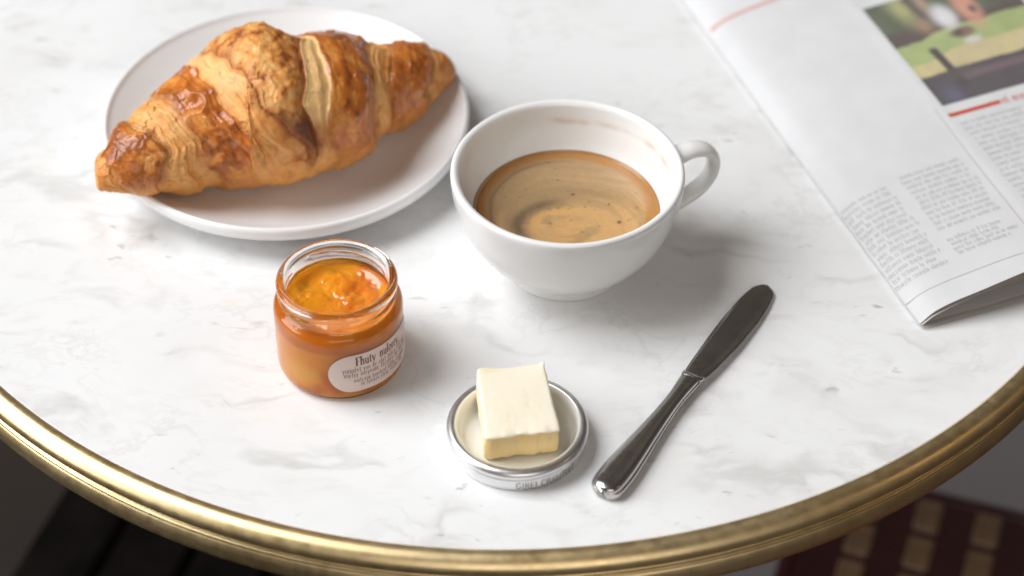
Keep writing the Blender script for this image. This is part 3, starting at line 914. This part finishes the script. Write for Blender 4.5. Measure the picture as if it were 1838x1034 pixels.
def build_handle():
    L = 7.55
    n = 130
    t = np.linspace(0, 1, n); x = -.12 + t * L
    w = np.interp(t, [0, .04, .10, .2, .35, .5, .65, .78, .88, .94, 1.0], [.54, .66, .72, .72, .63, .52, .43, .385, .395, .44, .46])
    ws = np.convolve(np.pad(w, 6, mode='edge'), np.ones(13) / 13, 'valid')
    endr = np.sqrt(np.clip(1 - np.clip((.055 - t) / .055, 0, 1) ** 2, 0, 1))
    w = np.maximum(ws * endr, .004)
    th = np.interp(t, [0, .1, .4, .8, .92, 1], [.36, .40, .36, .30, .30, .24]) * np.maximum(endr, .02) ** .5
    # half cross-section, from the belly over the side ledge to the raised crown: (across, up)
    sec = [(0, -.95), (.55, -.92), (.86, -.78), (.98, -.45), (1.0, -.10), (.985, .10), (.94, .22), (.885, .26), (.86, .30), (.84, .44), (.78, .62), (.62, .80), (.35, .92), (0, .96)]
    sec = dense(sec, .06)
    full = np.vstack([sec, np.stack([-sec[::-1][1:-1, 0], sec[::-1][1:-1, 1]], -1)])
    V = np.stack([x[:, None] + 0 * full[None, :, 0], w[:, None] * full[None, :, 0], .37 + th[:, None] * full[None, :, 1]], -1)
    m_ = len(full)
    F = gridfaces(n, m_, False, True).tolist()
    F.append(list(range(m_))[::-1]); F.append([(n - 1) * m_ + i for i in range(m_)])
    return V.reshape(-1, 3), F


V, F = build_handle()
mesh('handle', V, F, M_steel, knife)
# bolster: a short collar that swells from the handle neck to the blade
n = 24; t = np.linspace(0, 1, n)
x = 7.36 + t * .42; w = .445 + .03 * np.sin(t * np.pi) + .03 * t; h_ = .25 * (1 - t) + .09 * t + .03 * np.sin(t * np.pi)
th = np.linspace(0, 2 * np.pi, 40, endpoint=False)
V = np.stack([x[:, None] + .18 * (np.abs(np.sin(th)) ** 2)[None] * t[:, None] * -1 + 0 * th, w[:, None] * np.sign(np.cos(th)) * np.abs(np.cos(th)) ** .7, .385 + h_[:, None] * np.sign(np.sin(th)) * np.abs(np.sin(th)) ** .8], -1)
F = gridfaces(n, 40, False, True).tolist(); F.append(list(range(40))[::-1]); F.append([(n - 1) * 40 + i for i in range(40)])
mesh('bolster', V.reshape(-1, 3), F, M_steel, knife)


def build_blade():
    n, mth = 120, 15
    t = np.linspace(0, 1, n); x0, x1 = 7.60, KL
    x = x0 + t * (x1 - x0)
    left = np.interp(t, [0, .1, .35, .6, .8, .9, .96, 1], [.44, .50, .60, .65, .60, .52, .43, .34])      # back of the blade (far side)
    right = np.interp(t, [0, .04, .12, .4, .65, .82, .92, .97, 1], [.46, .54, .62, .78, .80, .72, .60, .52, .44])
    sm = lambda v: np.convolve(np.pad(v, 5, mode='edge'), np.ones(11) / 11, 'valid')
    left, right = sm(left), sm(right)
    cap = np.sqrt(np.clip(1 - np.clip((t - .93) / .07, 0, 1) ** 2, 0, 1))
    left, right = np.maximum(left * cap, .003), np.maximum(right * cap, .003)
    zc = np.interp(t, [0, 1], [.40, .13])
    q = np.linspace(0, 1, mth)
    V = []
    for i in range(n):
        y = left[i] + (-right[i] - left[i]) * q
        thick = (.075 * (1 - t[i] * .45)) * np.minimum(1, np.minimum(q / .06, (1 - q) / .22 + .12))
        topz = zc[i] + thick * .9 + .02 * np.sin(np.pi * q); bot = zc[i] - thick * .9
        ring = [(x[i], y[k], topz[k]) for k in range(mth)] + [(x[i], y[k], bot[k]) for k in range(mth - 1, -1, -1)]
        V.append(ring)
    m_ = 2 * mth
    F = gridfaces(n, m_, False, True).tolist(); F.append(list(range(m_))[::-1]); F.append([(n - 1) * m_ + i for i in range(m_)])
    return np.array(V).reshape(-1, 3), [f[::-1] for f in F]


V, F = build_blade()
mesh('blade', V, F, M_steel, knife)

# ------------------------------------------------------------------ newspaper
NA = np.array([17.35, -2.45]); nd = np.array([-.35, .937]); nd /= np.hypot(*nd); ne = np.array([nd[1], -nd[0]])
news = thing('newspaper', 'folded newspaper with a colour photo and red headline at the table edge', 'newspaper', (NA[0], NA[1], 0), math.atan2(ne[1], ne[0]))
NW, NLEN = 15.5, 31.0


def sheet_z(s, t, k, side):
    """height of page k: side 1 is the upper leaf, 0 the lower one; s is measured from the fold"""
    wav = (fbm(np.asarray(s) * .16 + k * 3.1, np.asarray(t) * .12 + k, seed=3 + k + 9 * side, octaves=3) - .5)
    if side:
        z = .50 * (1 - np.exp(-np.maximum(s, 0) / .45)) + 1.62 * (1 - np.exp(-np.maximum(s, 0) / 5.0)) - .075 * k * (1 + s * .16) * sstep(0, 1.2, s) + wav * .22 * sstep(0, 5, s)
        z = z + .10 * np.exp(-((s - 6.9) / .22) ** 2) * .35
        return z + .16
    return .05 + .050 * (4 - k) + .10 * (1 - np.exp(-np.maximum(s, 0) / 3.0)) * (4 - k) * .35 + (wav + .5) * .22 * sstep(0, 6, s)


def build_sheet(k):
    """one folded leaf: lower half, round the fold, upper half"""
    nt = 150; off = .05 * k
    t = np.linspace(0, 1, nt) * NLEN
    s_path = np.concatenate([np.linspace(NW - .2 * k, .25, 60), np.linspace(.25, 0, 12)[1:-1]])
    rows = []
    jag = (fbm(np.linspace(0, 6, 1), np.zeros(1), seed=k) - .5)
    t0 = .0 + [0.0, .14, -.10, .22, .06][k % 5]
    for side in (0, 1):
        ss_ = s_path if side == 0 else s_path[::-1]
        for s in ss_:
            rows.append((s, side))
    V = np.zeros((len(rows), nt, 3))
    for i, (s, side) in enumerate(rows):
        edge = t0 + .25 * (vnoise(np.array([s * .35 + k * 7]), np.array([side * 3.0]), seed=2)[0] - .5) * min(1, s / 3)
        tt = edge + (NLEN - edge) * (t / NLEN)
        # fade both leaves into one round fold
        f = 1 - math.sqrt(max(0, 1 - (1 - min(s, .7) / .7) ** 2))
        mid = .30
        z = sheet_z(np.full(nt, s), tt, k, side)
        z = z * (1 - f) + mid * f
        crease = .06 * (fbm(tt * .9, np.full(nt, s * .4), seed=40, octaves=3) - .5) * math.exp(-s / .9)
        V[i, :, 0] = s + off + crease; V[i, :, 1] = tt; V[i, :, 2] = z
    return V.reshape(-1, 3), gridfaces(len(rows), nt)


def paper_material(name, k):
    mt, n, l, p = material(name)
    t = N(n, 'TexCoord'); z = N(n, 'TexNoise', Scale=70.0, Detail=4.0); l.new(t.outputs['Object'], z.inputs['Vector'])
    r = ramp(n, [(.3, tuple(a * b_ for a, b_ in zip((0.635, 0.637, 0.645), k))), (.7, tuple(a * b_ for a, b_ in zip((0.675, 0.675, 0.682), k)))]); l.new(z.outputs['Fac'], r.inputs['Fac'])
    l.new(r.outputs[0], p.inputs['Base Color']); p.inputs['Roughness'].default_value = .75; p.inputs['Specular IOR Level'].default_value = .25
    z2 = N(n, 'TexNoise', Scale=35.0, Detail=3.0); l.new(t.outputs['Object'], z2.inputs['Vector'])
    bump(n, l, p, z2.outputs['Fac'], .10, .002)
    tr = N(n, 'BsdfTranslucent'); tr.inputs['Color'].default_value = (.62, .57, .52, 1)
    ms = N(n, 'MixShader'); ms.inputs[0].default_value = .06
    l.new(p.outputs[0], ms.inputs[1]); l.new(tr.outputs[0], ms.inputs[2]); l.new(ms.outputs[0], n['Material Output'].inputs['Surface'])
    return mt


M_paper = paper_material('newsprint_paper', (1.02, 1.02, 1.02))
M_inner = paper_material('grey_inner_newsprint', (.82, .76, .70))
for k in range(5):
    V, F = build_sheet(k)
    pg = mesh('page', V, F, M_inner if k in (2, 4) else M_paper, news)
    if k == 0: front_page = pg


def on_news(s, t, off=.012):
    f = 1 - np.sqrt(np.clip(1 - (1 - np.minimum(s, .7) / .7) ** 2, 0, 1))
    z = sheet_z(s, t, 0, 1) * (1 - f) + .30 * f
    cr = .06 * (fbm(t * .9, s * .4, seed=40, octaves=3) - .5) * np.exp(-s / .9)
    return np.stack([s + cr - np.where(s < .4, .012, 0), t, z + off], -1)


def patch(name, s0, s1, t0, t1, ns, nt, colour_fn, mat, off=.012):
    s, t = np.meshgrid(np.linspace(s0, s1, ns), np.linspace(t0, t1, nt), indexing='ij')
    z = sheet_z(s, t, 0, 1) + off
    V = np.stack([s, t, z], -1).reshape(-1, 3)
    c = colour_fn((s - s0) / (s1 - s0), (t - t0) / (t1 - t0)) if colour_fn else None
    return mesh(name, V, gridfaces(ns, nt), mat, front_page, colours=None if c is None else c.reshape(-1, 3))


def photo_colour(a, b_):
    """a garden party seen out of focus: dark hedge, lawn, path, a figure in white"""
    a = a * 1.5
    n1 = fbm(a * 5, b_ * 5, seed=3); n2 = fbm(a * 14, b_ * 14, seed=9)
    y = b_ - .02 * a
    col = mix((.055, .045, .045), (.09, .075, .085), n1)                               # dark foreground
    col = mix(col, (.11, .105, .16), np.exp(-(((a - .17) / .10) ** 2 + ((y - .06) / .10) ** 2)) * .9)
    col = mix(col, (.16, .105, .115), sstep(.14, .17, y) * (1 - sstep(.20, .23, y)) * sstep(.34, .42, a) * .8)
    band1 = sstep(.26, .275, y + .03 * (n1 - .5)); col = mix(col, mix((.47, .40, .25), (.54, .46, .22), n1), band1)
    lawn = sstep(.385, .40, y + .02 * n1 - .05 * sstep(.30, .5, a)); col = mix(col, mix((.27, .33, .13), (.37, .42, .19), n1), lawn)
    col = mix(col, (.09, .065, .06), sstep(.56, .58, y + .04 * (n1 - .5) - .05 * sstep(.25, .5, a)))       # hedge foot
    up_ = sstep(.64, .75, y + .10 * (n1 - .5)); col = mix(col, mix((.06, .075, .045), (.15, .17, .11), n1), up_)
    col = mix(col, (.36, .36, .17), np.exp(-(((a - .33) / .11) ** 2 + ((y - .90) / .14) ** 2)) * 1.0)
    col = mix(col, (.32, .21, .13), np.exp(-(((a - .42) / .09) ** 2 + ((y - .70) / .08) ** 2)) * .9)
    col = mix(col, (.09, .07, .065), np.exp(-(((a - .47 + .25 * (y - .85)) / .045) ** 2)) * sstep(.68, .8, y))
    col = mix(col, (.36, .25, .19), np.exp(-(((a - .56) / .06) ** 2 + ((y - .9) / .12) ** 2)))
    pole = sstep(.05, .035, np.abs(a - .335 + .12 * (y - .3))) * sstep(.10, .14, y) * (1 - sstep(.47, .50, y)); col = mix(col, (.065, .05, .05), pole)
    col = mix(col, (.10, .085, .075), np.exp(-(((a - .40) / .16) ** 2 + ((y - .22) / .05) ** 2)) * .8)
    fig = np.exp(-((((a - .66) / .12) ** 2 + ((y - .72) / .13) ** 2) ** 2)); col = mix(col, (.62, .60, .62), fig)
    col = mix(col, (.07, .04, .045), np.exp(-((((a - .70) / .13) ** 2 + ((y - .545) / .045) ** 2) ** 2)))
    col = mix(col, (.28, .13, .11), np.exp(-(((a - .74) / .06) ** 2 + ((y - .54) / .025) ** 2)))
    col = mix(col, (.60, .55, .54), np.exp(-((((a - .74) / .10) ** 2 + ((y - .46) / .03) ** 2) ** 2)) * .9)
    col = mix(col, (.58, .28, .20), np.exp(-((((a - .93) / .12) ** 2 + ((y - .75) / .20) ** 2) ** 2)) * .9)
    col = mix(col, (.12, .08, .07), np.exp(-((((a - .97) / .04) ** 2 + ((y - .72) / .04) ** 2) ** 2)))
    return np.clip(col * (.9 + .2 * n2)[..., None] + .045, 0, 1)


mt_print, n_, l_, p_ = tinted('colour_print', .55, .3)
patch('printed_photo', 7.08, 14.6, 11.40, 19.6, 200, 240, photo_colour, mt_print)
M_red = simple('red_print', (0.52, 0.075, 0.045), .6)
M_palered = simple('pale_red_print', (0.62, 0.36, 0.33), .6)
M_grey = simple('grey_newsprint_ink', (0.36, 0.352, 0.345), .7)
M_pinkline = simple('fine_rule_print', (0.40, 0.30, 0.27), .7)
patch('red_rule', 7.0, 9.7, 10.52, 10.78, 24, 4, None, M_red)
patch('headline_rule', .25, 4.4, 22.2, 22.43, 40, 4, None, M_palered)
rng = np.random.default_rng(5)
ink = Ink()
for yy in (10.45,): ink.gibber(rng, 9.8, 14.6, yy, .36, 1.1)
ink.build('red_headline', on_news, M_red, front_page)


def column(s0, s1, t_top, t_bot, step, size, ragged=.3, bold=.8, skip=()):
    ink = Ink(); t = t_top; k = 0
    while t > t_bot:
        if k not in skip: ink.gibber(rng, s0 + rng.uniform(0, .12), s1, t, size, bold, ragged)
        t -= step; k += 1
    return ink.build('text_column', on_news, M_grey, front_page)


column(.10, 2.45, 7.5, 2.0, .385, .20)
column(2.95, 6.1, 7.7, 3.9, .37, .185)
column(3.0, 6.2, 3.2, 2.2, .30, .18, .9)
column(7.2, 12.0, 9.8, 2.5, .40, .20)
column(7.2, 12.0, 2.2, 1.4, .40, .20)
ink = Ink(); ink.stroke([(.05, 1.25), (NW - .3, .75)], .022, 60); ink.stroke([(6.35, 1.6), (6.65, 11.4)], .03, 30)
ink.build('thin_rule', on_news, M_pinkline, front_page)

# ------------------------------------------------------------------ woven chair seat below the table, on the right
CO = np.array([17.9, 17.75]); cang = math.radians(-18.4)
M_cane = simple('burgundy_lacquered_cane', (0.045, 0.007, 0.011), .32, coat=.3, noise=(40, .25))
M_tan = simple('tan_cane', (0.21, 0.13, 0.075), .5, noise=(120, .2))
chair = thing('rattan_chair', 'burgundy woven bistro chair with tan checks, blurred below the table edge', 'chair', (CO[0], CO[1], -75), cang)
V, F = boxmesh(37, 37, 1.6, .5); mesh('seat', V + np.array([18.5, -18.5, 43.2]), F, M_cane, chair, smooth=False)
for (a, b_) in (((0, 0), (37, 0)), ((37, 0), (37, -37)), ((37, -37), (0, -37)), ((0, -37), (0, 0))):
    p = np.linspace(0, 1, 12)[:, None]; path = (np.array([*a, 44.5]) * (1 - p) + np.array([*b_, 44.5]) * p)
    V, F = tube(path, [.45] * 12, 12); mesh('seat_rail', V, F, M_cane, chair)
Vs, Fs = boxmesh(1.45, 2.45, .34, .14)
first = None
for i in range(10):
    for j in range(12):
        x, y = 3.55 + i * 3.38, -1.75 - j * 2.95
        if first is None:
            first = mesh('tan_strip', Vs, Fs, M_tan, chair, smooth=False); o = first
        else:
            o = first.copy(); COL.objects.link(o); o.parent = chair
        o.location = Vector((x, y, 44.62)) * S
for (x, y) in ((1.2, -1.2), (35.8, -1.2), (35.8, -35.8), (1.2, -35.8)):
    V, F = tube(np.array([(x, y, 0), (x, y, 20), (x, y, 43.8)]), [1.1, 1.2, 1.3], 12); mesh('leg', V, F, M_cane, chair)
bp = dense([(36.5, -1.2), (39, -1.2), (40, -8), (40.5, -18.5), (40, -29), (39, -35.8), (36.5, -35.8)], 2)
V, F = tube(np.stack([bp[:, 0], bp[:, 1], 0 * bp[:, 0] + 82], -1), [1.2] * len(bp), 12); mesh('back_rail', V, F, M_cane, chair)
for y in (-1.2, -12.5, -24.5, -35.8):
    V, F = tube(np.array([(36.5, y, 44), (37.6, y, 64), (38.6, y, 82)]), [1.1, 1.0, 1.0], 10); mesh('back_post', V, F, M_cane, chair)

# ------------------------------------------------------------------ dark slatted chair below the table, on the left
M_dark = simple('black_stained_wood', (0.006, 0.005, 0.0045), .7, spec=.0, noise=(30, .5))
M_dark2 = simple('dark_brown_wood', (0.0055, 0.0045, 0.004), .7, spec=.0, noise=(30, .4))
ch2 = thing('slatted_chair', 'dark wooden slatted chair, blurred below the table at the corner', 'chair', (-24.6, 20.5, -75), math.radians(-17))
for k in range(8):
    V, F = boxmesh(4.3, 38, 1.8, .3)
    o = mesh('slat', V + np.array([2.3 + k * 4.6, -16, 43]), F, M_dark2 if k == 1 else M_dark, ch2, smooth=False)
for y in (0, -32):
    V, F = boxmesh(37, 3, 4, .3); mesh('rail', V + np.array([18.5, y, 38.9]), F, M_dark, ch2, smooth=False)
for (x, y) in ((1.5, 0), (35.5, 0), (35.5, -32), (1.5, -32)):
    V, F = boxmesh(3, 3, 38.8, .3); mesh('leg', V + np.array([x, y, 0]), F, M_dark, ch2, smooth=False)
